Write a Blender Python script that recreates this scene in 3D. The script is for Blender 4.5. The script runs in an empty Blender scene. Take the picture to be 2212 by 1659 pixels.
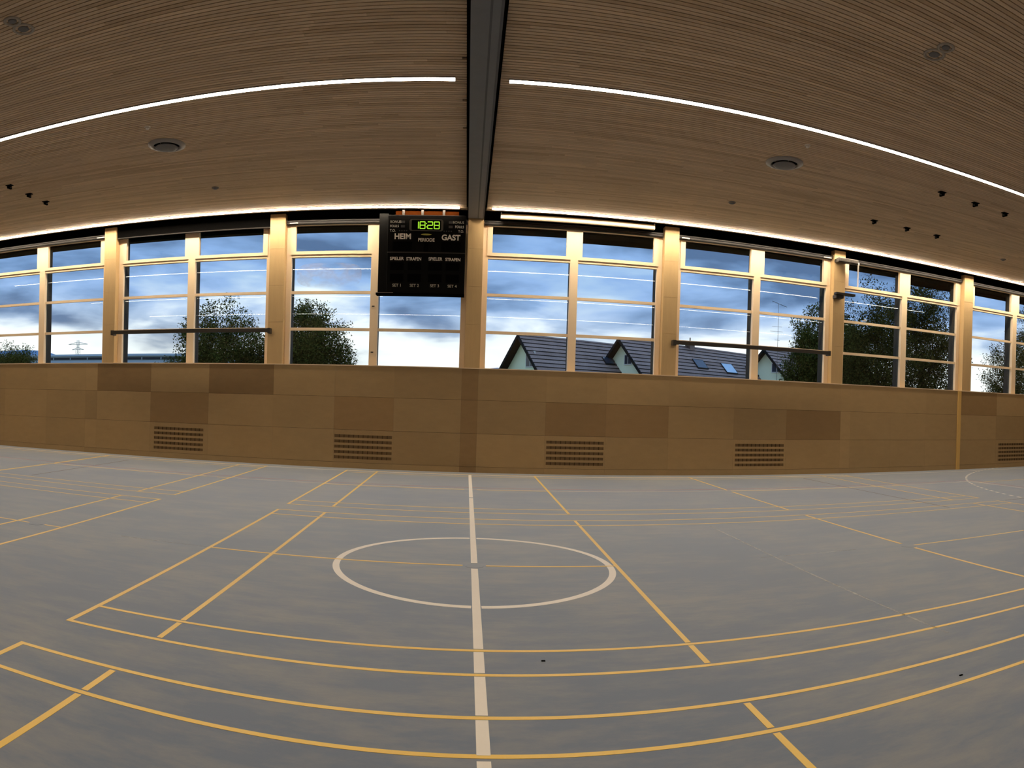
import bpy, math, random
import numpy as np
from mathutils import Matrix, Vector

random.seed(7)
rng = np.random.default_rng(7)
SC = bpy.context.scene
COL = SC.collection

# ------------------------------------------------------------------ camera
# hand-held phone panorama: upright cylinder, 2212 x 1659, 1482 px per radian
F, CY, HC = 1482.12, 877.54, 1.83145
R0 = (0.9973370665781692, -0.06654356296372241, 0.02984509771043766)     # right
R1 = (0.06673930355038298, 0.9977546760560798, -0.005609970573632806)    # forward
R2 = (-0.029404778367848616, 0.00758687263108453, 0.999538792830382)     # up
cam = bpy.data.cameras.new('camera')
cam.type = 'PANO'
cam.panorama_type = 'CENTRAL_CYLINDRICAL'
cam.central_cylindrical_range_u_min = -1106 / F
cam.central_cylindrical_range_u_max = 1106 / F
cam.central_cylindrical_range_v_min = (CY - 1659) / F
cam.central_cylindrical_range_v_max = CY / F
cam.central_cylindrical_radius = 1.0
cam.clip_start, cam.clip_end = 0.05, 2000
co = bpy.data.objects.new('camera', cam)
COL.objects.link(co)
co.matrix_world = Matrix(((R0[0], R2[0], -R1[0], 0), (R0[1], R2[1], -R1[1], 0), (R0[2], R2[2], -R1[2], HC), (0, 0, 0, 1)))
SC.camera = co
SC.view_settings.view_transform = 'Standard'
SC.view_settings.look = 'None'
SC.view_settings.exposure = 0.26
SC.view_settings.gamma = 1.0
SC.view_settings.use_curve_mapping = False
SC.cycles.use_denoising = True
SC.cycles.max_bounces = 8
SC.cycles.diffuse_bounces = 4
SC.cycles.transparent_max_bounces = 16
SC.cycles.sample_clamp_indirect = 6
SC.cycles.use_adaptive_sampling = False

STRIP_POWER = 31.0
STRIP_COLOR = (1.0, 0.87, 0.68, 1)
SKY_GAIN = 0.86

# ------------------------------------------------------------------ node helpers
def new_mat(name):
    m = bpy.data.materials.new(name)
    m.use_nodes = True
    nt = m.node_tree
    nt.nodes.clear()
    return m, nt

def N(nt, t, **kw):
    n = nt.nodes.new(t)
    for k, v in kw.items():
        if k.startswith('i_'):
            n.inputs[k[2:].replace('_', ' ')].default_value = v
        else:
            setattr(n, k, v)
    return n

def ramp(nt, stops, interp='LINEAR'):
    r = nt.nodes.new('ShaderNodeValToRGB')
    e = r.color_ramp.elements
    while len(e) > 1:
        e.remove(e[-1])
    e[0].position, e[0].color = stops[0][0], (*stops[0][1], 1)
    for p, c in stops[1:]:
        x = e.new(p)
        x.color = (*c, 1)
    r.color_ramp.interpolation = interp
    return r

def mixc(nt, fac, a, b, mode='MIX'):
    m = nt.nodes.new('ShaderNodeMix')
    m.data_type = 'RGBA'
    m.blend_type = mode
    for sock, v in ((m.inputs[0], fac), (m.inputs[6], a), (m.inputs[7], b)):
        if hasattr(v, 'is_output') or isinstance(v, bpy.types.NodeSocket):
            nt.links.new(v, sock)
        elif isinstance(v, (int, float)):
            sock.default_value = v
        else:
            sock.default_value = (*v, 1)
    return m.outputs[2]

def mth(nt, op, a, b=0.0, c=0.0, clamp=False):
    m = nt.nodes.new('ShaderNodeMath')
    m.operation = op
    m.use_clamp = clamp
    for i, v in enumerate((a, b, c)):
        if isinstance(v, bpy.types.NodeSocket):
            nt.links.new(v, m.inputs[i])
        else:
            m.inputs[i].default_value = v
    return m.outputs[0]

def posvec(nt, scale):
    g = nt.nodes.new('ShaderNodeNewGeometry')
    mp = nt.nodes.new('ShaderNodeMapping')
    mp.inputs['Scale'].default_value = scale
    nt.links.new(g.outputs['Position'], mp.inputs['Vector'])
    return mp.outputs[0]

def noise(nt, scale_vec, scale=1.0, detail=4, rough=0.55):
    n = nt.nodes.new('ShaderNodeTexNoise')
    n.inputs['Scale'].default_value = scale
    n.inputs['Detail'].default_value = detail
    n.inputs['Roughness'].default_value = rough
    nt.links.new(posvec(nt, scale_vec), n.inputs['Vector'])
    return n.outputs['Fac']

def out_bsdf(nt, color, rough=0.6, spec=0.3, metal=0.0, bump=None, bstr=0.1):
    b = nt.nodes.new('ShaderNodeBsdfPrincipled')
    o = nt.nodes.new('ShaderNodeOutputMaterial')
    if isinstance(color, bpy.types.NodeSocket):
        nt.links.new(color, b.inputs['Base Color'])
    else:
        b.inputs['Base Color'].default_value = (*color, 1)
    if isinstance(rough, bpy.types.NodeSocket):
        nt.links.new(rough, b.inputs['Roughness'])
    else:
        b.inputs['Roughness'].default_value = rough
    b.inputs['Specular IOR Level'].default_value = spec
    b.inputs['Metallic'].default_value = metal
    if bump is not None:
        bp = nt.nodes.new('ShaderNodeBump')
        bp.inputs['Strength'].default_value = bstr
        bp.inputs['Distance'].default_value = 0.01
        nt.links.new(bump, bp.inputs['Height'])
        nt.links.new(bp.outputs[0], b.inputs['Normal'])
    nt.links.new(b.outputs[0], o.inputs[0])
    return b

def plain(name, color, rough=0.6, spec=0.3, metal=0.0, var=0.08, sc=6.0):
    m, nt = new_mat(name)
    n = noise(nt, (1, 1, 1), sc, 3)
    dark = tuple(c * (1 - var) for c in color)
    lite = tuple(min(1, c * (1 + var)) for c in color)
    out_bsdf(nt, mixc(nt, n, dark, lite), rough, spec, metal)
    return m

def wood(name, color, grain=(0.6, 8, 8), var=0.16, rough=0.55, spec=0.25, objcol=False, rnd=None):
    """Wood with stretched grain; colour may be scaled per object or per island."""
    m, nt = new_mat(name)
    n1 = noise(nt, grain, 3.0, 6, 0.65)
    n2 = noise(nt, (1, 1, 1), 1.1, 3)
    n3 = noise(nt, (1, 1, 1), 60.0, 2)
    v = mth(nt, 'MULTIPLY_ADD', n1, 0.5, 0.0)
    v = mth(nt, 'MULTIPLY_ADD', n2, 0.3, v)
    v = mth(nt, 'MULTIPLY_ADD', n3, 0.2, v)
    dark = tuple(c * (1 - var) for c in color)
    lite = tuple(min(1, c * (1 + var)) for c in color)
    r = ramp(nt, [(0.3, dark), (0.7, lite)])
    nt.links.new(v, r.inputs[0])
    c = r.outputs[0]
    if objcol:
        oi = nt.nodes.new('ShaderNodeObjectInfo')
        c = mixc(nt, 1.0, c, oi.outputs['Color'], 'MULTIPLY')
    if rnd:
        if rnd == 'island':
            g = nt.nodes.new('ShaderNodeNewGeometry')
            src = g.outputs['Random Per Island']
        else:
            g = nt.nodes.new('ShaderNodeObjectInfo')
            src = g.outputs['Random']
        rr = ramp(nt, [(0.0, (0.80, 0.76, 0.71)), (0.25, (0.94, 0.92, 0.90)), (0.75, (1.02, 1.02, 1.02)), (1.0, (1.14, 1.13, 1.11))])
        nt.links.new(src, rr.inputs[0])
        c = mixc(nt, 1.0, c, rr.outputs[0], 'MULTIPLY')
    out_bsdf(nt, c, rough, spec, 0.0, n3, 0.05)
    return m

def emis(name, color, strength):
    m, nt = new_mat(name)
    e = nt.nodes.new('ShaderNodeEmission')
    e.inputs[0].default_value = color
    e.inputs[1].default_value = strength
    o = nt.nodes.new('ShaderNodeOutputMaterial')
    nt.links.new(e.outputs[0], o.inputs[0])
    return m

# ------------------------------------------------------------------ world: dusk sky with streaky clouds
w = bpy.data.worlds.new('sky')
SC.world = w
w.use_nodes = True
nt = w.node_tree
nt.nodes.clear()
tc = nt.nodes.new('ShaderNodeTexCoord')
sep = nt.nodes.new('ShaderNodeSeparateXYZ')
nt.links.new(tc.outputs['Generated'], sep.inputs[0])
el = sep.outputs['Z']
def wnoise(sc, scale, detail, rough=0.55, off=(0, 0, 0)):
    mp = nt.nodes.new('ShaderNodeMapping')
    mp.inputs['Scale'].default_value = sc
    mp.inputs['Location'].default_value = off
    nt.links.new(tc.outputs['Generated'], mp.inputs[0])
    n = nt.nodes.new('ShaderNodeTexNoise')
    n.inputs['Scale'].default_value = scale
    n.inputs['Detail'].default_value = detail
    n.inputs['Roughness'].default_value = rough
    n.inputs['Distortion'].default_value = 0.35
    nt.links.new(mp.outputs[0], n.inputs['Vector'])
    return n.outputs['Fac']
n_big = wnoise((1, 1, 3.2), 3.4, 4, 0.5, (0.3, 0, 0))
n_mid = wnoise((1, 1, 3.6), 8.0, 5, 0.5, (2.0, 1.0, 0))
n_azi = wnoise((1, 1, 0.2), 1.1, 2, 0.5, (5.0, 0, 0))
cl = mth(nt, 'ADD', mth(nt, 'MULTIPLY', n_big, 0.65), mth(nt, 'MULTIPLY', n_mid, 0.35))
rc = ramp(nt, [(0.41, (0.115, 0.20, 0.38)), (0.48, (0.22, 0.37, 0.66)), (0.55, (0.33, 0.53, 0.93)), (0.62, (0.45, 0.66, 0.98)), (0.69, (0.66, 0.86, 1.05))])
nt.links.new(cl, rc.inputs[0])
# whitening towards the horizon, ragged by the clouds
lift = mth(nt, 'ADD', el, mth(nt, 'MULTIPLY', mth(nt, 'SUBTRACT', 0.5, cl), 0.34))
lift = mth(nt, 'ADD', lift, mth(nt, 'MULTIPLY', mth(nt, 'SUBTRACT', n_azi, 0.5), 0.10))
rh = ramp(nt, [(0.052, (1, 1, 1)), (0.084, (0.78, 0.78, 0.78)), (0.106, (0.28, 0.28, 0.28)), (0.135, (0.06, 0.06, 0.06)), (0.19, (0, 0, 0))])
nt.links.new(lift, rh.inputs[0])
col = mixc(nt, rh.outputs[0], rc.outputs[0], (1.30, 1.32, 1.27))
bg = nt.nodes.new('ShaderNodeBackground')
nt.links.new(col, bg.inputs[0])
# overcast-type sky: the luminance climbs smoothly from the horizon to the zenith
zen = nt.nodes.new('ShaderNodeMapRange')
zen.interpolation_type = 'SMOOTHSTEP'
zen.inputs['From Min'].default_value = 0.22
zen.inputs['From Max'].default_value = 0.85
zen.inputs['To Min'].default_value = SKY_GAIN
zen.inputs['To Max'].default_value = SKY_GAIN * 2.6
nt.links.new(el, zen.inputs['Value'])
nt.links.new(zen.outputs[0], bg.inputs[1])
wo = nt.nodes.new('ShaderNodeOutputWorld')
nt.links.new(bg.outputs[0], wo.inputs[0])

# ------------------------------------------------------------------ object helpers
def link(name, mesh, parent=None, mat=None):
    o = bpy.data.objects.new(name, mesh)
    COL.objects.link(o)
    if parent is not None:
        o.parent = parent
    if mat is not None:
        if len(mesh.materials) == 0:
            mesh.materials.append(mat)
    return o

def tag(o, label=None, cat=None, group=None, kind=None):
    if label: o['label'] = label
    if cat: o['category'] = cat
    if group: o['group'] = group
    if kind: o['kind'] = kind
    return o

def empty(name, loc=(0, 0, 0), rz=0.0, parent=None):
    o = bpy.data.objects.new(name, None)
    COL.objects.link(o)
    o.location = loc
    o.rotation_euler = (0, 0, rz)
    o.empty_display_size = 0.2
    if parent: o.parent = parent
    return o

BOXF = [(0, 3, 2, 1), (4, 5, 6, 7), (0, 1, 5, 4), (1, 2, 6, 5), (2, 3, 7, 6), (3, 0, 4, 7)]

class MB:
    def __init__(s):
        s.v, s.f = [], []
    def box(s, a, b):
        x0, y0, z0 = a
        x1, y1, z1 = b
        k = len(s.v)
        s.v += [(x0, y0, z0), (x1, y0, z0), (x1, y1, z0), (x0, y1, z0), (x0, y0, z1), (x1, y0, z1), (x1, y1, z1), (x0, y1, z1)]
        s.f += [tuple(i + k for i in q) for q in BOXF]
        return s
    def bar(s, p, q, t, n=4, t2=None):
        """round or square bar from p to q"""
        p, q = Vector(p), Vector(q)
        d = (q - p).normalized()
        u = d.orthogonal().normalized()
        wv = d.cross(u)
        t2 = t if t2 is None else t2
        k = len(s.v)
        for c, r in ((p, t), (q, t2)):
            for i in range(n):
                a = 2 * math.pi * (i + 0.5) / n
                s.v.append(tuple(c + u * math.cos(a) * r + wv * math.sin(a) * r))
        for i in range(n):
            j = (i + 1) % n
            s.f.append((k + i, k + j, k + n + j, k + n + i))
        s.f.append(tuple(k + i for i in range(n))[::-1])
        s.f.append(tuple(k + n + i for i in range(n)))
        return s
    def lathe(s, prof, n=32, c=(0, 0, 0)):
        """prof: list of (r, z); around z"""
        k = len(s.v)
        for r, z in prof:
            for i in range(n):
                a = 2 * math.pi * i / n
                s.v.append((c[0] + r * math.cos(a), c[1] + r * math.sin(a), c[2] + z))
        for j in range(len(prof) - 1):
            for i in range(n):
                i2 = (i + 1) % n
                s.f.append((k + j * n + i, k + j * n + i2, k + (j + 1) * n + i2, k + (j + 1) * n + i))
        return s
    def poly(s, pts):
        k = len(s.v)
        s.v += [tuple(p) for p in pts]
        s.f.append(tuple(range(k, k + len(pts))))
        return s
    def prism(s, pts, d):
        """closed polygon pts extruded by vector d"""
        k, n = len(s.v), len(pts)
        s.v += [tuple(p) for p in pts] + [tuple(Vector(p) + Vector(d)) for p in pts]
        s.f.append(tuple(range(k, k + n))[::-1])
        s.f.append(tuple(range(k + n, k + 2 * n)))
        for i in range(n):
            j = (i + 1) % n
            s.f.append((k + i, k + j, k + n + j, k + n + i))
        return s
    def mesh(s, name):
        m = bpy.data.meshes.new(name)
        m.from_pydata(s.v, [], s.f)
        m.update()
        return m
    def build(s, name, mat, parent=None, bevel=0.0, smooth=False):
        o = link(name, s.mesh(name), parent, mat)
        if bevel:
            b = o.modifiers.new('bevel', 'BEVEL')
            b.width = bevel
            b.segments = 2
            b.limit_method = 'ANGLE'
        if smooth:
            for p in o.data.polygons: p.use_smooth = True
        return o

def box(name, a, b, mat, parent=None, bevel=0.0):
    return MB().box(a, b).build(name, mat, parent, bevel)

def copy_tree(o, parent=None):
    c = o.copy()
    COL.objects.link(c)
    if parent: c.parent = parent
    for ch in list(o.children):
        copy_tree(ch, c)
    return c

# ------------------------------------------------------------------ materials
M = {}
M['slat'] = wood('ceiling_slat_wood', (0.62, 0.46, 0.30), (0.8, 30, 30), 0.14, 0.6, 0.2, rnd='object')
M['slats'] = wood('ceiling_slats_wood', (0.62, 0.46, 0.30), (0.8, 30, 30), 0.14, 0.6, 0.2, rnd='island')
M['void'] = plain('dark_ceiling_void', (0.012, 0.010, 0.008), 0.95, 0.0)
M['panel'] = wood('wall_board', (0.36, 0.238, 0.112), (1.2, 1.2, 2.5), 0.10, 0.55, 0.25, objcol=True)
M['pillar'] = wood('pillar_board', (0.52, 0.35, 0.165), (6, 6, 0.6), 0.08, 0.5, 0.25)
M['frame'] = wood('pale_window_wood', (0.76, 0.58, 0.38), (1, 1, 1), 0.03, 0.45, 0.3)
M['lit_post_strip'] = wood('lit_post_ochre', (0.62, 0.38, 0.12), (6, 6, 0.5), 0.08, 0.5, 0.25)  # ochre colour stands in for light on the side of a post
M['joint'] = plain('dark_joint', (0.035, 0.02, 0.01), 0.9, 0.05)
M['grille'] = wood('vent_backing', (0.19, 0.12, 0.06), (3, 3, 3), 0.12, 0.8, 0.1)
M['black'] = plain('matt_black', (0.0025, 0.0022, 0.002), 0.9, 0.02)
M['blackgloss'] = plain('satin_black_panel', (0.0045, 0.004, 0.0035), 0.6, 0.06)
M['darkrev'] = plain('dark_outer_reveal', (0.055, 0.048, 0.040), 0.8, 0.1)
M['beam'] = plain('dark_grey_beam', (0.185, 0.19, 0.20), 0.5, 0.25)
M['beamline'] = plain('darker_beam_slot', (0.12, 0.122, 0.128), 0.7, 0.2)
M['alu'] = plain('brown_anodised_rail', (0.022, 0.017, 0.014), 0.4, 0.4, 0.3)
M['steel'] = plain('grey_metal', (0.12, 0.105, 0.09), 0.4, 0.5, 0.5)
M['darkmetal'] = plain('dark_brown_metal', (0.035, 0.028, 0.022), 0.45, 0.3)
M['cream'] = plain('cream_housing', (0.80, 0.62, 0.42), 0.5, 0.3)
M['white'] = plain('white_plastic', (0.75, 0.70, 0.62), 0.5, 0.3)
M['grey'] = plain('light_grey_plastic', (0.30, 0.27, 0.245), 0.5, 0.3)
M['ringgrey'] = plain('brownish_grey_plastic', (0.36, 0.31, 0.25), 0.5, 0.3)
M['fin'] = plain('brown_fin', (0.085, 0.055, 0.027), 0.9, 0.05)
M['greydark'] = plain('mid_grey_perforated', (0.17, 0.16, 0.155), 0.6, 0.2, sc=90, var=0.25)
M['orangewood'] = wood('orange_timber', (0.015, 0.0035, 0.0006), (0.5, 8, 8), 0.15, 0.9, 0.0)
M['yellowline'] = plain('yellow_floor_paint', (0.95, 0.61, 0.085), 0.38, 0.3, var=0.05, sc=4)
M['whiteline'] = plain('cream_floor_paint', (0.92, 0.84, 0.74), 0.38, 0.3, var=0.05, sc=4)
for k_ in ('yellowline', 'whiteline'):
    b_ = M[k_].node_tree.nodes['Principled BSDF']
    b_.inputs['Sheen Weight'].default_value = 0.7
    b_.inputs['Sheen Roughness'].default_value = 0.34
M['redline'] = plain('red_floor_paint', (0.50, 0.20, 0.20), 0.45, 0.3)
M['beigeline'] = plain('beige_floor_paint', (0.60, 0.53, 0.46), 0.45, 0.3)
M['darkline'] = plain('dark_floor_paint', (0.20, 0.17, 0.17), 0.45, 0.3)
M['socket'] = plain('grey_socket_lid', (0.14, 0.163, 0.21), 0.45, 0.3)
M['text'] = plain('printed_lettering', (0.92, 0.86, 0.76), 0.6, 0.2)
M['textdim'] = plain('dim_lettering', (0.50, 0.46, 0.38), 0.6, 0.2)
M['dim'] = plain('unlit_led', (0.05, 0.045, 0.045), 0.6, 0.2)
M['yellowlogo'] = plain('yellow_print', (0.55, 0.52, 0.12), 0.6, 0.2)
M['led'] = emis('green_led', (0.30, 0.62, 0.03, 1), 1.15)
M['strip'] = emis('lamp_strip', STRIP_COLOR, STRIP_POWER)
M['stripbright'] = emis('lamp_strip_by_windows', STRIP_COLOR, STRIP_POWER * 4.0)
M['render'] = plain('pale_plaster', (0.92, 0.88, 0.58), 0.85, 0.1, sc=0.8)
M['rooftile'] = wood('roof_tile', (0.23, 0.155, 0.125), (3, 3, 3), 0.35, 0.7, 0.2, rnd='island')
M['verge'] = plain('black_verge', (0.010, 0.010, 0.009), 0.8, 0.1)
M['skylight'] = plain('skylight_glass', (0.30, 0.40, 0.48), 0.1, 0.8)
M['skydark'] = plain('dark_skylight', (0.02, 0.03, 0.045), 0.2, 0.5)
M['bark'] = plain('bark', (0.045, 0.035, 0.025), 0.9, 0.1)
M['grass'] = plain('outdoor_grass', (0.05, 0.09, 0.03), 0.95, 0.05, var=0.4, sc=1.5)
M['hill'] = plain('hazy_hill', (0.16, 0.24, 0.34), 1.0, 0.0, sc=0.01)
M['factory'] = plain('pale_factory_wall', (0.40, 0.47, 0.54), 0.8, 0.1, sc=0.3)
M['factorydark'] = plain('dark_factory_band', (0.03, 0.035, 0.045), 0.6, 0.2)
M['pylon'] = plain('galvanised_steel', (0.42, 0.42, 0.40), 0.6, 0.3)
M['backwall'] = wood('hall_wall_wood', (0.255, 0.172, 0.090), (1.2, 1.2, 2.5), 0.10, 0.55, 0.25)

def leafmat(name, dark, lite):
    m, nt = new_mat(name)
    g = nt.nodes.new('ShaderNodeNewGeometry')
    r = ramp(nt, [(0, dark), (0.7, lite), (1.0, tuple(min(1, c * 1.5) for c in lite))])
    nt.links.new(g.outputs['Random Per Island'], r.inputs[0])
    b = nt.nodes.new('ShaderNodeBsdfDiffuse')
    nt.links.new(r.outputs[0], b.inputs[0])
    t = nt.nodes.new('ShaderNodeBsdfTranslucent')
    nt.links.new(r.outputs[0], t.inputs[0])
    mx = nt.nodes.new('ShaderNodeMixShader')
    mx.inputs[0].default_value = 0.25
    nt.links.new(b.outputs[0], mx.inputs[1])
    nt.links.new(t.outputs[0], mx.inputs[2])
    o = nt.nodes.new('ShaderNodeOutputMaterial')
    nt.links.new(mx.outputs[0], o.inputs[0])
    return m
M['leafA'] = leafmat('leaf_mid_green', (0.020, 0.024, 0.005), (0.078, 0.082, 0.016))
M['leafB'] = leafmat('leaf_dark_green', (0.014, 0.016, 0.004), (0.058, 0.054, 0.012))

def glass():
    m, nt = new_mat('window_glass')
    # Schlick reflectance from the unsigned angle, so both faces of the thin pane behave alike
    g = nt.nodes.new('ShaderNodeNewGeometry')
    dt = nt.nodes.new('ShaderNodeVectorMath')
    dt.operation = 'DOT_PRODUCT'
    nt.links.new(g.outputs['Normal'], dt.inputs[0])
    nt.links.new(g.outputs['Incoming'], dt.inputs[1])
    c1 = mth(nt, 'SUBTRACT', 1.0, mth(nt, 'ABSOLUTE', dt.outputs['Value']), clamp=True)
    fac = mth(nt, 'MULTIPLY_ADD', mth(nt, 'POWER', c1, 5.0), 0.8, 0.030, clamp=True)
    tr = nt.nodes.new('ShaderNodeBsdfTransparent')
    tr.inputs[0].default_value = (0.93, 0.96, 0.96, 1)
    gl = nt.nodes.new('ShaderNodeBsdfGlossy')
    gl.inputs['Roughness'].default_value = 0.0
    mx = nt.nodes.new('ShaderNodeMixShader')
    nt.links.new(fac, mx.inputs[0])
    nt.links.new(tr.outputs[0], mx.inputs[1])
    nt.links.new(gl.outputs[0], mx.inputs[2])
    o = nt.nodes.new('ShaderNodeOutputMaterial')
    nt.links.new(mx.outputs[0], o.inputs[0])
    return m
M['glass'] = glass()

def clear_acrylic():
    m, nt = new_mat('frosted_acrylic')
    tr = nt.nodes.new('ShaderNodeBsdfTransparent')
    d = nt.nodes.new('ShaderNodeBsdfDiffuse')
    d.inputs[0].default_value = (0.7, 0.62, 0.55, 1)
    mx = nt.nodes.new('ShaderNodeMixShader')
    mx.inputs[0].default_value = 0.45
    nt.links.new(tr.outputs[0], mx.inputs[1])
    nt.links.new(d.outputs[0], mx.inputs[2])
    o = nt.nodes.new('ShaderNodeOutputMaterial')
    nt.links.new(mx.outputs[0], o.inputs[0])
    return m
M['acrylic'] = clear_acrylic()

def residue():
    m, nt = new_mat('tape_residue')
    n = noise(nt, (1, 1, 1), 5.0, 5, 0.8)
    r = ramp(nt, [(0.36, (0, 0, 0)), (0.6, (0.6, 0.6, 0.6))])
    nt.links.new(n, r.inputs[0])
    b = out_bsdf(nt, (0.60, 0.60, 0.57), 0.7, 0.5)
    b.inputs['Sheen Weight'].default_value = 1.0
    nt.links.new(r.outputs[0], b.inputs['Alpha'])
    return m
M['residue'] = residue()

def floor_mat():
    m, nt = new_mat('grey_sports_floor')
    n1 = noise(nt, (0.55, 1.0, 1), 0.9, 6, 0.6)
    n2 = noise(nt, (0.5, 1.4, 1), 3.2, 6, 0.7)
    n3 = noise(nt, (1, 1, 1), 120, 2)
    base = mixc(nt, n1, (0.130, 0.168, 0.250), (0.170, 0.200, 0.266))
    # chalky / dusty scuffs
    a = mth(nt, 'MULTIPLY', n1, n2)
    r = ramp(nt, [(0.20, (0, 0, 0)), (0.36, (0.85, 0.85, 0.85))])
    nt.links.new(a, r.inputs[0])
    c = mixc(nt, r.outputs[0], base, (0.270, 0.272, 0.28))
    # small bright scuffs
    n4 = noise(nt, (0.6, 1.6, 1), 2.1, 8, 0.75)
    r4 = ramp(nt, [(0.66, (0, 0, 0)), (0.74, (0.5, 0.5, 0.5))])
    nt.links.new(n4, r4.inputs[0])
    c = mixc(nt, r4.outputs[0], c, (0.31, 0.30, 0.28))
    rr = mth(nt, 'MULTIPLY_ADD', n2, 0.14, 0.62)
    b = out_bsdf(nt, c, rr, 0.5, 0.0, n3, 0.03)
    b.inputs['Sheen Weight'].default_value = 1.0      # fine dust
    b.inputs['Sheen Roughness'].default_value = 0.34
    b.inputs['Sheen Tint'].default_value = (0.82, 0.92, 1.0, 1)
    return m
M['floor'] = floor_mat()
M['socket'] = M['floor']

# ------------------------------------------------------------------ room shell
XL, XR, YB, YW = -20.3, 20.6, -4.1, 17.58      # inner faces
ZC, ZS = 6.68, 2.675                            # ceiling, window sill
floor = box('floor', (XL - 0.3, YB - 0.3, -0.2), (XR + 0.3, YW + 0.4, 0.0), M['floor'])
tag(floor, 'grey-blue resilient sports hall floor crossed by painted court lines', kind='structure')
ceiling = MB().box((XL - 0.3, YB - 0.3, 6.76), (XR + 0.3, 18.0, 6.95)).build('ceiling', M['void'])
tag(ceiling, 'sports hall ceiling lined with narrow brown wooden slats', kind='structure')
for nm, a, b in (('wall_left', (XL - 0.3, YB - 0.3, 0), (XL, YW + 0.3, 6.95)),
                 ('wall_right', (XR, YB - 0.3, 0), (XR + 0.3, YW + 0.3, 6.95)),
                 ('wall_front', (XL, YB - 0.3, 0), (XR, YB, 6.95))):
    o = box(nm, a, b, M['backwall'])
    tag(o, kind='structure')

wall = empty('wall_back', (0, YW, 0))
tag(wall, 'long board-clad hall wall below the row of windows', kind='structure')
def wbox(name, a, b, mat, parent=wall, bevel=0.0):
    # coordinates in world; parent wall sits at (0, YW, 0)
    o = MB().box((a[0], a[1] - YW, a[2]), (b[0], b[1] - YW, b[2])).build(name, mat, parent, bevel)
    return o
wbox('core', (XL, YW + 0.03, 0), (XR, YW + 0.33, ZS - 0.01), M['joint'])
wbox('sill', (XL, YW - 0.012, ZS - 0.012), (XR, YW + 0.30, ZS + 0.01), M['frame'])

JX = [-20.3, -18.9, -17.2, -15.5, -14.0, -12.33, -10.9, -10.49, -8.71, -6.93, -5.08, -3.42, -1.86, -0.13, 0.29,
      2.05, 3.64, 5.35, 7.24, 8.87, 10.68, 11.03, 12.53, 13.92, 15.28, 15.44, 17.15, 18.90, 20.6]
VENTS = {(-8.71, -6.93), (-3.42, -1.86), (2.05, 3.64), (7.24, 8.87), (17.15, 18.90)}
TONE = {}   # (row, left edge) -> tone ; rows 0 base, 1, 2, 3 top
for k, x in enumerate(JX[:-1]):
    for r in range(4):
        TONE[(r, x)] = 0.95 + 0.10 * random.random()
for key, t in {(3, -10.49): 0.66, (3, -6.93): 0.60, (3, -8.71): 0.90, (3, -5.08): 0.96, (3, -3.42): 0.90, (3, -1.86): 0.86,
               (2, -8.71): 0.78, (2, -10.49): 1.02, (2, -6.93): 1.0, (2, -5.08): 0.95, (2, -3.42): 0.82, (2, -1.86): 0.90,
               (2, 0.29): 0.86, (2, 2.05): 0.74, (2, 3.64): 0.82, (2, 5.35): 1.0, (2, 7.24): 0.86, (2, 8.87): 0.72, (3, 0.29): 0.90,
               (3, 2.05): 0.96, (3, -12.33): 1.02, (2, -12.33): 0.95, (2, -14.0): 1.05, (1, -3.42): 0.90, (1, -1.86): 0.86,
               (1, 3.64): 0.95, (3, 15.44): 0.80, (2, 15.44): 1.02, (3, 17.15): 1.05, (2, 17.15): 0.90,
               (3, -0.13): 0.70, (2, -0.13): 0.72, (1, -0.13): 0.74, (0, -0.13): 0.70, (1, 10.68): 1.08, (2, 10.68): 1.08,
               (1, -10.9): 1.06, (2, -10.9): 0.86, (3, -10.9): 1.06}.items():
    TONE[key] = t
ROWS = [(0.0, 0.148), (0.154, 0.998), (1.004, 1.856), (1.862, ZS - 0.014)]
G = 0.0009
for r, (z0, z1) in enumerate(ROWS):
    for k in range(len(JX) - 1):
        x0, x1 = JX[k], JX[k + 1]
        t = TONE[(r, x0)]
        if x0 == 15.28:
            if r == 0:
                o = wbox('lit_post_strip', (x0 + 0.01, YW - 0.03, 0.0), (x1 - 0.01, YW + 0.03, ZS - 0.014), M['lit_post_strip'])
                o['label'] = 'upright ochre strip coloured as the lit side of a post'
            continue
        if r == 1 and (x0, x1) in VENTS:
            # louvred board: rails and stiles around five slots
            v = MB()
            zs = [z0, 0.243, 0.318, 0.381, 0.456, 0.519, 0.594, 0.657, 0.732, 0.795, 0.870, z1]
            c = (x0 + x1) / 2
            hw = 0.755
            for a, b in zip(zs[::2], zs[1::2]):
                v.box((x0 + G, 0, a), (x1 - G, 0.028, b))
            for a, b in zip(zs[1:-1:2], zs[2::2]):
                v.box((x0 + G, 0, a), (c - hw, 0.028, b))
                v.box((c + hw, 0, a), (x1 - G, 0.028, b))
            o = v.build('vent_panel', M['panel'], wall)
            o.color = (t, t, t, 1)
            o['label'] = 'wall board cut with five rows of air slots'
            bk = MB().box((c - hw - 0.03, 0.0285, 0.2), (c + hw + 0.03, 0.045, 0.93)).build('grille_backing', M['grille'], o)
            fins = MB()
            for a, b in zip(zs[1:-1:2], zs[2::2]):
                for i in range(1, 12):
                    xx = c - hw + 2 * hw * i / 12
                    fins.box((xx - 0.009, 0.012, a), (xx + 0.009, 0.0285, b))
            f = fins.build('fins', M['fin'], o)
            f['kind'] = 'stuff'
            continue
        o = wbox('panel', (x0 + G, YW, z0), (x1 - G, YW + 0.03, z1), M['panel'])
        o.color = (t, t * (1.0 if t > 0.83 else 0.93), t * (1.0 if t > 0.83 else 0.86), 1)

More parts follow.
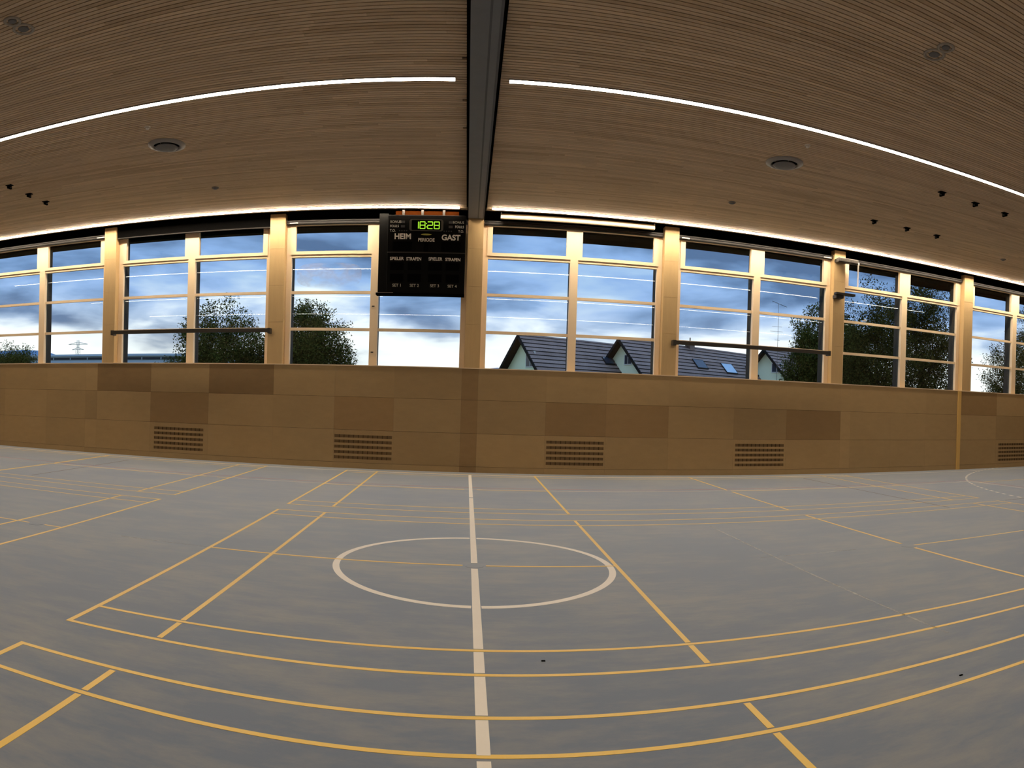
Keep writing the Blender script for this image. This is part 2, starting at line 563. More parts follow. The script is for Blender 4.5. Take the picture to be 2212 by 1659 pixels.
# ------------------------------------------------------------------ pillars between the windows
PE = [(-20.3, -20.15), (-15.5, -15.1), (-10.34, -9.95), (-5.285, -4.87), (-0.08, 0.315), (5.10, 5.50), (10.31, 10.695), (15.47, 15.87), (20.45, 20.6)]
for i, (a, b) in enumerate(PE):
    p = empty('pillar', ((a + b) / 2, YW, ZS))
    tag(p, None, None, None, 'structure')
    h = (b - a) / 2
    MB().box((-h + 0.005, 0.012, 0.012), (h - 0.005, 0.30, 3.98)).build('core', M['pillar'], p)
    zz = [0.012, 1.125, 2.093, 3.062, 3.98]
    for z0, z1 in zip(zz, zz[1:]):
        MB().box((-h, 0, z0), (h, 0.012, z1 - 0.006)).build('board', M['pillar'], p)

# ------------------------------------------------------------------ windows
YF, YG = 17.79, 17.875       # frame front, glass
def window(idx, x0, x1):
    w_ = empty('window_%d' % idx, ((x0 + x1) / 2, YF, ZS))
    tag(w_, None, None, None, 'structure')
    def B(name, a, b, mat, parent=w_, bevel=0.004):
        cx = (x0 + x1) / 2
        return MB().box((a[0] - cx, a[1] - YF, a[2] - ZS), (b[0] - cx, b[1] - YF, b[2] - ZS)).build(name, mat, parent, bevel)
    xm = (x0 + x1) / 2
    jw, mw = 0.14, 0.105
    zt = 6.66
    for a, b in ((x0, x0 + jw), (x1 - jw, x1)):
        B('jamb', (a, YF, ZS + 0.01), (b, YF + 0.11, zt), M['frame'])
    B('mullion', (xm - mw, YF - 0.02, ZS + 0.01), (xm + mw, YF + 0.11, 6.48), M['frame'])
    B('head_board', (x0, YF - 0.005, 6.49), (x1, YF + 0.2, 6.75), M['black'], bevel=0)
    # blind rail under the black head board
    if idx != 3:
        m = MB()
        cx = xm
        for (ya, yb, za, zb) in ((17.66, 17.72, 6.455, 6.485), (17.68, 17.75, 6.40, 6.45), (17.70, 17.785, 6.385, 6.41)):
            m.box((x0 + 0.02 - cx, ya - YF, za - ZS), (x1 - 0.02 - cx, yb - YF, zb - ZS))
        m.build('blind_rail', M['alu'], w_)
    else:
        B('blind_box', (x0 + 0.01, 17.63, 6.33), (x1 - 0.01, 17.78, 6.66), M['black'], bevel=0)
        B('blind_rail', (x0 + 0.02, 17.62, 6.31), (x1 - 0.02, 17.65, 6.335), M['alu'], bevel=0)
    for (a, b, side) in ((x0 + jw, xm - mw, 0), (xm + mw, x1 - jw, 1)):
        B('transom', (a, YF, 5.53), (b, YF + 0.10, 5.60), M['frame'])
        # opening sash above the transom
        cx = (x0 + x1) / 2
        s = MB()
        fw = 0.105
        for q in (((a - 0.03, 5.606), (b + 0.03, 5.69)), ((a - 0.03, 6.38), (b + 0.03, 6.47)), ((a - 0.03, 5.69), (a + fw, 6.38)), ((b - fw, 5.69), (b + 0.03, 6.38))):
            s.box((q[0][0] - cx, -0.022, q[0][1] - ZS), (q[1][0] - cx, 0.085, q[1][1] - ZS))
        so = s.build('sash', M['frame'], w_)
        B('pane', (a + fw - 0.01, YG, 5.68), (b - fw + 0.01, YG + 0.008, 6.39), M['glass'], so, 0)
        for z0, z1 in ((4.565, 4.64), (3.592, 3.668)):
            B('glazing_bar', (a, YF + 0.03, z0), (b, YF + 0.10, z1), M['frame'], bevel=0)
        for z0, z1 in ((ZS + 0.01, 3.592), (3.668, 4.565), (4.64, 5.53)):
            B('pane', (a - 0.01, YG, z0 - 0.01), (b + 0.01, YG + 0.008, z1 + 0.01), M['glass'], bevel=0)
    # dark outer reveals and lintel
    for a, b in ((x0 - 0.2, x0 + jw - 0.01), (xm - mw + 0.015, xm + mw - 0.015), (x1 - jw + 0.01, x1 + 0.2)):
        B('outer_reveal', (a, 17.90, ZS - 0.1), (b, 18.20, 6.4), M['darkrev'], bevel=0)
    B('lintel', (x0 - 0.2, 17.90, 6.33), (x1 + 0.2, 18.46, 6.95), M['black'], bevel=0)
    return w_, B
WB = {}
for i in range(8):
    WB[i + 1] = window(i + 1, PE[i][1], PE[i + 1][0])
# outer roller blinds let down a little further on some panes
for idx, side, drop in ((5, 1, 0.12), (7, 1, 0.16), (8, 0, 0.12), (8, 1, 0.12)):
    w_, B = WB[idx]
    x0, x1 = PE[idx - 1][1], PE[idx][0]
    xm = (x0 + x1) / 2
    a, b = (x0, xm) if side == 0 else (xm, x1)
    sh = 0.5 * (a + b) / 2 / 17.85          # the blind hangs half a metre behind the pane
    a, b = a + sh, b + sh
    if drop > 0:
        o = B('roller_blind', (a - 0.1, 18.36, 6.32 - drop), (b + 0.1, 18.40, 6.34), M['black'], bevel=0)
# pale end caps on the blind rails
for idx, ends in ((2, (1,)), (4, (0,)), (6, (0, 1))):
    w_, B = WB[idx]
    x0, x1 = PE[idx - 1][1], PE[idx][0]
    for e in ends:
        a, b = (x0 + 0.10, x0 + 0.32) if e == 0 else (x1 - 0.32, x1 - 0.06)
        B('end_cap', (a, 17.64, 6.40), (b, 17.70, 6.43), M['white'], bevel=0.005)
# blurred hall reflection painted on one pane, small latches on the mullion beside it
def painted_reflection():
    m, nt = new_mat('pane_reflection_paint')
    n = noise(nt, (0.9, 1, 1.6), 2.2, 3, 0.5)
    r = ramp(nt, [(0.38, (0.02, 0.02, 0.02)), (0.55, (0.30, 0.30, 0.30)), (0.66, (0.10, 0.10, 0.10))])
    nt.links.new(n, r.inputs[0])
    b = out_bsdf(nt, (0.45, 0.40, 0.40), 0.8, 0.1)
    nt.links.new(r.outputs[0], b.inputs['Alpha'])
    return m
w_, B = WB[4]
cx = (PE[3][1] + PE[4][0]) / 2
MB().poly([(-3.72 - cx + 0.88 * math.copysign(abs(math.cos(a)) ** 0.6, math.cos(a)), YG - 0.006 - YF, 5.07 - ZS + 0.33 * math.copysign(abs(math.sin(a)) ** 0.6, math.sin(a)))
           for a in [2 * math.pi * i / 32 for i in range(32)]]).build('painted_reflection', painted_reflection(), w_)
for z in (4.22, 3.02):
    B('latch', (-2.53, YF - 0.035, z), (-2.46, YF - 0.02, z + 0.03), M['darkmetal'], bevel=0.003)
# ------------------------------------------------------------------ ceiling slats
def in_view(x, y, z):
    d = (x, y, z - HC)
    r = sum(a * b for a, b in zip(R0, d)); f = sum(a * b for a, b in zip(R1, d)); u = sum(a * b for a, b in zip(R2, d))
    h = math.hypot(r, f)
    th = math.atan2(r, f)
    return abs(th) < 0.75 and -0.53 < u / h < 0.60
PITCH, SW = 0.0752, 0.059
HOLE = (-0.135, 0.375)
boards = []
y = YW - 0.13 - SW
row = 0
while y > YB:
    for (xa, xb) in ((XL, HOLE[0]), (HOLE[1], XR)):
        x = xa + (0 if row % 3 else -0.7)
        while x < xb:
            L = random.choice((1.0, 1.4, 1.8, 2.2, 2.6))
            a, b = max(x, xa), min(x + L, xb)
            if b - a > 0.15:
                boards.append((a, b, y))
            x += L
    y -= PITCH
    row += 1
def key(bd):
    a, b, yy = bd
    c = (a + b) / 2
    if not (in_view(a, yy, ZC) or in_view(b, yy, ZC) or in_view(c, yy, ZC)):
        return -1
    return (b - a) / (c * c + yy * yy + 24)
order = sorted(range(len(boards)), key=lambda i: -key(boards[i]))
single = set(order[:298])
ucube = MB().box((0, 0, 0), (1, 1, 1)).mesh('slat')
ucube.materials.append(M['slat'])
rest = MB()
for i, (a, b, yy) in enumerate(boards):
    if i in single:
        o = link('slat', ucube, ceiling)
        o.location = (a + 0.001, yy, ZC)
        o.scale = (b - a - 0.002, SW, 0.035)
    else:
        dz = -0.0008 * random.random()
        rest.box((a + 0.001, yy, ZC - dz), (b - 0.001, yy + SW, ZC + 0.035))
o = rest.build('slats', M['slats'], ceiling)
o['kind'] = 'stuff'
box('edge_board', (XL, YW - 0.13, ZC), (XR, YW - 0.115, 6.76), M['slat'], ceiling)
box('slot_lining', (HOLE[0], YB, 6.755), (HOLE[1], YW, 6.76), M['black'], ceiling)

# dark beam / partition-curtain housing across the hall
beam = empty('ceiling_beam', (0.115, 7.0, 6.5))
tag(beam, 'dark grey partition beam running across the ceiling to the middle pillar', 'beam')
bm = MB().box((-0.2, YB - 7.0 + 0.02, 0), (0.2, YW - 7.0 - 0.02, 0.25)).build('housing', M['beam'], beam)
for x in (-0.224, 0.200):
    MB().box((x, YB - 7.0 + 0.02, 0.004), (x + 0.024, YW - 7.0 - 0.02, 0.25)).build('side_strip', M['black'], beam)
MB().box((0.035, YB - 7.0 + 0.05, -0.004), (0.065, YW - 7.0 - 0.05, 0.004)).build('slot', M['beamline'], beam)
MB().box((0.165, YB - 7.0 + 0.05, -0.006), (0.199, YW - 7.0 - 0.05, 0.0)).build('edge_strip', M['beamline'], beam)

# ------------------------------------------------------------------ strip lights
STR = [
    (17.20, 17.20, 'L', 'long lit strip lamp beside the windows, left of the dark beam'),
    (17.20, 17.20, 'R', 'long lit strip lamp beside the windows, right of the dark beam'),
    (10.43, 10.35, 'L', 'long lit strip lamp across the middle ceiling, left of the dark beam'),
    (10.35, 10.27, 'R', 'long lit strip lamp across the middle ceiling, right of the dark beam'),
    (3.52, 3.52, 'L', 'left lit strip lamp overhead, seen as the second reflected line in the panes'),
    (3.52, 3.52, 'R', 'right lit strip lamp overhead, seen as the second reflected line in the panes'),
    (-3.33, -3.33, 'L', 'left lit strip lamp behind, seen as the lowest reflected line in the panes'),
    (-3.33, -3.33, 'R', 'right lit strip lamp behind, seen as the lowest reflected line in the panes'),
]
for ya, yb, side, lab in STR:
    xa, xb = (-19.7, -0.31) if side == 'L' else (0.51, 19.9)
    t = empty('strip_light', ((xa + xb) / 2, (ya + yb) / 2, ZC - 0.002), math.atan2(yb - ya, xb - xa))
    tag(t, lab, 'lamp', 'ceiling strip lights')
    h = (xb - xa) / 2
    near_wall = ya > 17
    MB().box((-h, -0.042 if near_wall else -0.050, -0.019), (h, 0.036 if near_wall else 0.050, -0.010 if near_wall else -0.018)).build('diffuser', M['stripbright'] if near_wall else M['strip'], t)
    if near_wall:       # edge added on the window side to keep lamp light off the pillar tops
        MB().box((-h, 0.038, -0.036), (h, 0.044, -0.010)).build('added_shade_edge', M['grey'], t)
    MB().box((-h - 0.01, -0.053, -0.010 if near_wall else -0.018), (h + 0.01, 0.053, 0.0)).build('housing', M['grey'], t)

# ------------------------------------------------------------------ round ceiling fittings
def speaker(x, y, lab):
    t = empty('ceiling_diffuser', (x, y, ZC))
    tag(t, lab, 'air vent', 'round ceiling outlets')
    MB().lathe([(0.37, 0.0), (0.37, -0.012), (0.30, -0.03), (0.27, -0.045), (0.262, -0.02), (0.255, 0.0)], 40).build('flange', M['grey'], t, smooth=True)
    MB().lathe([(0.27, -0.02), (0.262, -0.015), (0.262, 0.0), (0.0, 0.0)], 40).build('throat', M['black'], t)
    MB().lathe([(0.0, -0.075), (0.16, -0.075), (0.215, -0.065), (0.225, -0.055), (0.20, -0.035), (0.0, -0.03)], 40).build('disc', M['greydark'], t, smooth=True)
    for k in range(3):
        a = 2 * math.pi * k / 3 + 0.4
        MB().bar((0.19 * math.cos(a), 0.19 * math.sin(a), -0.045), (0.265 * math.cos(a), 0.265 * math.sin(a), -0.03), 0.006).build('strut', M['grey'], t)
    return t
speaker(-5.82, 12.2, 'large round grey ceiling outlet left of the beam, behind a tiny white dot')
speaker(5.87, 12.05, 'large round grey ceiling outlet right of the beam, behind a tiny white dot')
def detector(x, y, r, mat, name, lab, cat, grp):
    t = empty(name, (x, y, ZC))
    tag(t, lab, cat, grp)
    MB().lathe([(r, 0), (r, -0.012), (r * 0.85, -0.02)], 24).build('base', mat, t, smooth=True)
    MB().lathe([(r * 0.62, -0.02), (r * 0.55, -0.04), (0, -0.045)], 24).build('cap', mat, t, smooth=True)
    return t
detector(-5.76, 11.24, 0.055, M['white'], 'smoke_detector', 'small white ceiling sensor left of the beam', 'sensor', 'small white ceiling sensors')
detector(5.83, 11.03, 0.055, M['white'], 'smoke_detector', 'small white ceiling sensor right of the beam', 'sensor', 'small white ceiling sensors')
detector(-5.91, 15.08, 0.085, M['greydark'], 'ceiling_speaker', 'faint small round grey speaker near the windows, left of the beam', 'speaker', 'small grey ceiling speakers')
detector(5.94, 14.94, 0.085, M['greydark'], 'ceiling_speaker', 'faint small round grey speaker near the windows, right of the beam', 'speaker', 'small grey ceiling speakers')
detector(14.76, 15.02, 0.085, M['greydark'], 'ceiling_speaker', 'faint small round grey speaker at the far right by the windows', 'speaker', 'small grey ceiling speakers')
def ring(x, y, lab):
    t = empty('ceiling_ring', (x, y, ZC))
    tag(t, lab, 'ceiling fitting', 'pale double rings on the ceiling')
    for k, (dy, r) in enumerate(((0.0, 0.15), (-0.24, 0.12))):
        MB().lathe([(r, 0), (r, -0.01), (r - 0.03, -0.018), (r - 0.04, -0.004)], 28, (0, dy, 0)).build('ring', M['ringgrey'], t, smooth=True)
        MB().lathe([(r * 0.5, -0.004), (r * 0.42, -0.014), (0, -0.014)], 20, (0, dy, 0)).build('hub', M['greydark'], t)
ring(-5.69, 7.40, 'pale double ring fitting high on the left ceiling, nearer than the strip lamp')
ring(5.68, 7.20, 'pale double ring fitting high on the right ceiling, nearer than the strip lamp')

# anchor hooks
def hook(x, y, lab, pale=False):
    t = empty('ceiling_anchor', (x, y, ZC))
    tag(t, lab, 'ceiling anchor', 'dark anchor fittings for ropes')
    MB().box((-0.085, -0.055, -0.014), (0.085, 0.055, 0.0)).build('plate', M['black'], t, 0.003)
    MB().box((-0.022, -0.07, -0.085), (0.022, 0.07, -0.014)).build('bracket', M['black'], t, 0.004)
    MB().bar((-0.06, 0, -0.06), (0.06, 0, -0.06), 0.014, 8).build('pin', M['steel'] if pale else M['darkmetal'], t)
    return t
for x, y, lab, pl in (
    (-10.20, 12.84, 'dark ceiling anchor at far left, nearest the camera of its row of three', 0),
    (-10.24, 13.67, 'dark ceiling anchor at far left, middle of its row of three', 0),
    (-10.28, 14.45, 'dark ceiling anchor with pale pin at far left, nearest the windows', 1),
    (9.40, 11.51, 'dark ceiling anchor on the right, first of the near row of three', 0),
    (10.41, 11.54, 'dark ceiling anchor on the right, middle of the near row of three', 0),
    (11.40, 11.58, 'dark ceiling anchor on the right, rightmost of the near row of three', 0),
    (9.53, 14.33, 'dark ceiling anchor on the right, first of the row near the windows', 0),
    (10.56, 14.33, 'dark ceiling anchor with pale pin, middle of the right row near the windows', 1),
    (11.59, 14.36, 'dark ceiling anchor on the right, rightmost of the row near the windows', 0)):
    hook(x, y, lab, pl)

# ------------------------------------------------------------------ floor markings
ZL = 0.0015
def seg(x0, y0, x1, y1, wd, mat, name='line_marking', lift=ZL, cuts=(), gap=0.02):
    """axis-aligned painted line; cuts = list of (position, half width) left unpainted"""
    horiz = abs(x1 - x0) > abs(y1 - y0)
    a, b = (min(x0, x1), max(x0, x1)) if horiz else (min(y0, y1), max(y0, y1))
    pieces = [(a, b)]
    for c, h in sorted(cuts):
        nxt = []
        for p, q in pieces:
            if c + h <= p or c - h >= q:
                nxt.append((p, q))
            else:
                if c - h > p: nxt.append((p, c - h))
                if c + h < q: nxt.append((c + h, q))
        pieces = nxt
    m = MB()
    for p, q in pieces:
        if horiz: m.box((p, y0 - wd / 2, 0.0), (q, y0 + wd / 2, lift))
        else: m.box((x0 - wd / 2, p, 0.0), (x0 + wd / 2, q, lift))
    return m.build(name, mat, floor)
YL = M['yellowline']
W = 0.04
xb, xl = -2.945, -5.055
Bn, Cn, An = 4.557, 11.243, 3.974        # near line of rows B and C, far line of row A
gapc = 0.034
def court(x_left, rows, nodots=True):
    """badminton court lines; rows: list of (y_near, y_far, visible side lines)"""
    X = {'b1': x_left, 'l1': x_left + 0.775, 's1': x_left + 4.70, 's2': x_left + 8.74, 'l2': x_left + 12.70, 'b2': x_left + 13.45}
    for (yn, yf) in rows:
        ys = [yn + 0.02, yn + 0.47, yf - 0.45, yf - 0.02]
        ym = (yn + yf) / 2 + 0.015
        for yy in ys:
            seg(X['b1'] + 0.02, yy, X['b2'] - 0.02, yy, W, YL)
        for kx in ('b1', 'b2'):
            seg(X[kx], yn, X[kx], yf, W + 0.005, YL, lift=ZL * 1.3)
        for kx in ('l1', 's1', 's2', 'l2'):
            cuts = [(ys[1], gapc), (ys[2], gapc)]
            if kx in ('l2', 's2', 'l1'):
                cuts.append((ym, 0.16) if kx == 's2' else (ym, 0.0))
            seg(X[kx], yn + 0.06, X[kx], yf - 0.06, W + 0.005, YL, lift=ZL * 1.3, cuts=cuts)
        # centre lines between back lines and short service lines, broken at the post sockets
        seg(X['b1'], ym, X['s1'], ym, W * 0.9, YL, lift=ZL * 1.4, cuts=[(0.143, 0.13), (X['b1'] + 0.5, 0.0)])
        seg(X['s2'] + 0.03, ym, X['b2'], ym, W * 0.9, YL, cuts=[(X['b2'] - 0.42, 0.13)])
court(xb, [(Bn, Bn + 6.12), (Cn, 17.12), (An - 6.1, An)])
court(xl - 13.45, [(Bn, Bn + 6.12), (Cn, 17.12), (An - 6.1, An)])
court(xb + 13.45 + 2.11, [(Bn, Bn + 6.12), (An - 6.1, An)])
# halfway line and centre circle
Hx = 0.143
hc_cuts = [(7.62, 0.13), (13.0, 0.05)] + [(v, 0.03) for v in (Bn + 0.02, Bn + 0.47, An - 0.02, An - 0.47, An - 6.08, An - 5.63)]
seg(Hx, YB + 1.4, Hx, 16.96, 0.074, M['whiteline'], lift=ZL * 1.6, cuts=hc_cuts)
def arc(cx, cy, r, wd, a0, a1, mat, dash=None, gaps=()):
    m = MB()
    n = max(8, int(abs(a1 - a0) * r / 0.08)) if not dash else 0
    if dash:
        on, off = dash
        a = a0
        while a < a1:
            b = min(a + on / r, a1)
            k = 3
            for j in range(k):
                t0, t1 = a + (b - a) * j / k, a + (b - a) * (j + 1) / k
                m.prism([(cx + (r - wd / 2) * math.cos(t0), cy + (r - wd / 2) * math.sin(t0), 0), (cx + (r + wd / 2) * math.cos(t0), cy + (r + wd / 2) * math.sin(t0), 0),
                         (cx + (r + wd / 2) * math.cos(t1), cy + (r + wd / 2) * math.sin(t1), 0), (cx + (r - wd / 2) * math.cos(t1), cy + (r - wd / 2) * math.sin(t1), 0)], (0, 0, ZL))
            a += (on + off) / r
    else:
        for j in range(n):
            t0, t1 = a0 + (a1 - a0) * j / n, a0 + (a1 - a0) * (j + 1) / n
            m.prism([(cx + (r - wd / 2) * math.cos(t0), cy + (r - wd / 2) * math.sin(t0), 0), (cx + (r + wd / 2) * math.cos(t0), cy + (r + wd / 2) * math.sin(t0), 0),
                     (cx + (r + wd / 2) * math.cos(t1), cy + (r + wd / 2) * math.sin(t1), 0), (cx + (r - wd / 2) * math.cos(t1), cy + (r - wd / 2) * math.sin(t1), 0)], (0, 0, ZL))
    return m
g = 0.03
m = arc(Hx, 7.62, 1.53, 0.075, -math.pi / 2 + g, math.pi / 2 - g, None)
m.build('centre_circle', M['whiteline'], floor)
m = arc(Hx, 7.62, 1.53, 0.075, math.pi / 2 + g, 3 * math.pi / 2 - g, None)
m.build('centre_circle', M['whiteline'], floor)
# long side line by the wall, thin red and beige lines
seg(-19.86, 17.0, 20.14, 17.0, 0.045, M['whiteline'])
seg(-19.86, 14.52, 13.12, 14.52, 0.026, M['redline'])
seg(-9.85, 14.24, 12.95, 14.24, 0.045, M['beigeline'])
seg(-9.72, 11.3, -9.72, 16.96, W, YL)
seg(-8.70, 11.9, -8.70, 16.3, 0.03, M['darkline'])
seg(8.90, 10.4, 8.90, 16.5, 0.03, M['darkline'])
seg(10.72, 10.65, 20.0, 10.65, 0.025, M['darkline'])
seg(13.12, 1.0, 13.12, 14.5, 0.03, M['redline'])
seg(12.93, 1.0, 12.93, 14.2, 0.045, M['beigeline'])
seg(13.0, 13.92, 20.0, 13.92, W, YL)
# dashed free-throw arcs of the 40 m court
arc(20.14, 9.12, 8.9, 0.06, math.radians(98), math.radians(180), None, (0.17, 0.17)).build('dashed_arc', M['whiteline'], floor)
arc(20.14, 6.12, 8.9, 0.06, math.radians(180), math.radians(262), None, (0.17, 0.17)).build('dashed_arc', M['whiteline'], floor)
arc(-19.86, 9.12, 8.9, 0.06, math.radians(0), math.radians(82), None, (0.17, 0.17)).build('dashed_arc', M['whiteline'], floor)
arc(-19.86, 6.12, 8.9, 0.06, math.radians(-82), math.radians(0), None, (0.17, 0.17)).build('dashed_arc', M['whiteline'], floor)
# faint worn tape marks
for a in ((3.79, 4.4, 3.77, 10.0, 0.03), (3.6, 7.73, 5.0, 7.73, 0.02), (-4.15, 7.63, -2.98, 7.63, 0.02)):
    hx, hy = (a[4] / 2, 0) if a[0] != a[2] and abs(a[3] - a[1]) > 1 else (0, a[4] / 2)
    MB().poly([(a[0] - hx, a[1] - hy, ZL), (a[0] + hx, a[1] + hy, ZL), (a[2] + hx, a[3] + hy, ZL), (a[2] - hx, a[3] - hy, ZL)][::(1 if hx else -1)]).build('tape_mark', M['residue'], floor)
# socket lids in the floor
for (x, y) in ((Hx, 7.62), (xb + 8.74, 7.62), (xl - 0.42, 7.62), (xb + 13.03, 7.62)):
    MB().lathe([(0.105, 0), (0.105, 0.002), (0.098, 0.0025), (0, 0.0025)], 28, (x, y, 0)).build('socket_lid', M['socket'], floor)
# bits of litter
for i, (x, y) in enumerate(((0.60, 4.83), (3.25, 3.62))):
    o = MB().box((x - 0.014, y - 0.006, 0.0), (x + 0.014, y + 0.006, 0.006)).build('scrap', M['black'])
    tag(o, ('tiny dark scrap on the floor right of the white halfway line', 'tiny dark scrap on the floor in the lower right corner')[i], 'scrap')

# ------------------------------------------------------------------ scoreboard
sb = empty('scoreboard', (-1.12, 17.2, 4.42))
tag(sb, 'black scoreboard with green clock digits hung in front of the window', 'scoreboard')
def S(name, a, b, mat, parent=sb, bevel=0.0):
    return MB().box(a, b).build(name, mat, parent, bevel)
# local: x from -1.21 .. 1.0, front at y=0
S('cabinet', (-0.98, 0.0, 0.09), (0.985, 0.22, 2.04), M['blackgloss'], sb, 0.008)
S('side_board', (-1.21, 0.10, 0.07), (-0.975, 0.24, 2.10), M['blackgloss'], sb, 0.006)
S('base_ledge', (-1.24, -0.03, 0.03), (0.99, 0.22, 0.09), M['black'], sb, 0.006)
S('ledge_tip', (-1.24, -0.034, 0.078), (-0.80, -0.028, 0.088), M['grey'], sb)
S('divider', (-0.98, -0.004, 1.09), (0.985, 0.0, 1.115), M['darkmetal'], sb)
# cavities above
S('header_board', (-0.80, 0.12, 2.05), (0.80, 0.2, 2.17), M['orangewood'], sb)
for x in (-0.60, -0.12, 0.42):
    S('hanger', (x - 0.03, 0.09, 2.05), (x + 0.03, 0.12, 2.19), M['alu'], sb)
for x in (-0.70, 0.62):
    S('mount_arm', (x - 0.03, 0.2, 2.09), (x + 0.03, 0.585, 2.15), M['black'])
# clock: rounded frame
def rrect(w_, h_, r, n=6):
    pts = []
    for cx, cz, a0 in ((w_ - r, h_ - r, 0), (-w_ + r, h_ - r, 90), (-w_ + r, -h_ + r, 180), (w_ - r, -h_ + r, 270)):
        for k in range(n + 1):
            a = math.radians(a0 + 90 * k / n)
            pts.append((cx + r * math.cos(a), cz + r * math.sin(a)))
    return pts
def frame_ring(name, cx, cz, w_, h_, t, r, d, mat, parent):
    o1, o2 = rrect(w_, h_, r), rrect(w_ - t[0], h_ - t[1], max(r - 0.03, 0.01))
    m = MB()
    n = len(o1)
    for yy in (-d, 0.0):
        m.v += [(cx + x, yy, cz + z) for x, z in o1]
        m.v += [(cx + x, yy, cz + z) for x, z in o2]
    for i in range(n):
        j = (i + 1) % n
        m.f.append((i, j, n + j, n + i))
        m.f.append((i, 2 * n + i, 2 * n + j, j))
        m.f.append((n + i, n + j, 3 * n + j, 3 * n + i))
    return m.build(name, mat, parent)
CX, CZ = -0.01, 1.785
clock = empty('clock_display', (CX, 0, CZ), 0, sb)
frame_ring('frame', 0, 0, 0.425, 0.145, (0.055, 0.018), 0.06, 0.02, M['steel'], clock)
S('screen', (-0.37, -0.006, -0.125), (0.37, 0.0, 0.125), M['black'], clock)
SEG = {'0': 'abcdef', '1': 'bc', '2': 'abged', '3': 'abgcd', '4': 'fgbc', '5': 'afgcd', '6': 'afgedc', '7': 'abc', '8': 'abcdefg', '9': 'abcdfg'}
def digit(ch, cx, w_=0.062, h_=0.085, t=0.011):
    m = MB()
    R = {'a': ((-w_, h_ - t), (w_, h_ + t)), 'g': ((-w_, -t), (w_, t)), 'd': ((-w_, -h_ - t), (w_, -h_ + t)),
         'b': ((w_ - t, 0), (w_ + t, h_)), 'c': ((w_ - t, -h_), (w_ + t, 0)), 'f': ((-w_ - t, 0), (-w_ + t, h_)), 'e': ((-w_ - t, -h_), (-w_ + t, 0))}
    for s_ in SEG[ch]:
        (a, b), (c, d) = R[s_]
        m.box((cx + a, -0.011, b), (cx + c, -0.006, d))
    return m.build('digit', M['led'], clock)
for ch, cx in (('1', -0.26), ('8', -0.095), ('2', 0.095), ('8', 0.262)):
    digit(ch, cx)
S('colon', (-0.008, -0.011, 0.03), (0.012, -0.006, 0.055), M['led'], clock)
S('colon', (-0.008, -0.011, -0.055), (0.012, -0.006, -0.03), M['led'], clock)
def text(s, x, z, size, mat, align='CENTER', sx=1.0, off=0.0):
    c = bpy.data.curves.new('lettering', 'FONT')
    c.body = s
    c.size = size
    c.align_x = align
    c.align_y = 'CENTER'
    c.extrude = 0.001
    c.offset = off
    c.materials.append(mat)
    tmp = bpy.data.objects.new('tmp', c)
    COL.objects.link(tmp)
    me = bpy.data.meshes.new_from_object(tmp.evaluated_get(bpy.context.evaluated_depsgraph_get()))
    bpy.data.objects.remove(tmp)
    bpy.data.curves.remove(c)
    me.name = 'lettering'
    if not me.materials: me.materials.append(mat)
    o = bpy.data.objects.new('lettering', me)
    COL.objects.link(o)
    o.parent = sb
    o.location = (x, -0.006, z)
    o.rotation_euler = (math.pi / 2, 0, 0)
    o.scale = (sx, 1, 1)
    return o
text('HEIM', -0.595, 1.495, 0.19, M['text'], off=0.006)
text('GAST', 0.615, 1.48, 0.19, M['text'], off=0.006)
text('PERIODE', 0.0, 1.415, 0.115, M['text'], sx=0.92, off=0.003)
for x in (-0.73, 0.24):
    text('SPIELER', x, 0.94, 0.11, M['text'], sx=0.95, off=0.002)
for x in (-0.30, 0.68):
    text('STRAFEN', x, 0.935, 0.11, M['text'], sx=0.85, off=0.002)
for i, x in enumerate((-0.71, -0.27, 0.24, 0.68)):
    text('SET %d' % (i + 1), x, 0.27, 0.10, M['textdim'], off=0.001)
# small captions beside the clock and the unlit counters
for sgn, al in ((-1, 'LEFT'), (1, 'RIGHT')):
    x = -0.925 if sgn < 0 else 0.935
    text('BONUS', x, 1.865, 0.085, M['textdim'], al)
    text('FOULS', x, 1.755, 0.085, M['text'], al, 0.9)
    text('T.O.', x, 1.645, 0.085, M['text'], al, 0.9)
    for k in range(4):
        cx = sgn * (0.68 - 0.06 * k) if sgn < 0 else 0.62 - 0.06 * k
        MB().bar((cx, -0.004, 1.645), (cx, 0.0, 1.645), 0.016, 10).build('lamp_dot', M['dim'], sb)
    for z in (1.865, 1.755):
        S('counter', (sgn * 0.60 - 0.05, -0.004, z - 0.03), (sgn * 0.60 + 0.05, 0.0, z + 0.03), M['dim'], sb, 0.0)
m = MB()
m.v = []
n = 24
pts = [(0.135 * math.cos(2 * math.pi * i / n), 0.021 * math.sin(2 * math.pi * i / n)) for i in range(n)]
m.prism([(x - 0.005, -0.004, 1.555 + z) for x, z in pts], (0, 0.004, 0))
m.build('badge', M['yellowlogo'], sb)
# unlit score fields
for cx in (-0.60, 0.62):
    S('score_field', (cx - 0.24, -0.003, 1.14), (cx + 0.24, 0.0, 1.37), M['black'], sb)
S('score_field', (-0.06, -0.003, 1.13), (0.06, 0.0, 1.35), M['black'], sb)
for k, x in enumerate((-0.72, -0.28, 0.24, 0.68)):
    for z0, z1 in ((0.66, 0.85), (0.36, 0.56)):
        S('counter_field', (x - 0.17, -0.003, z0), (x + 0.17, 0.0, z1), M['black'], sb)

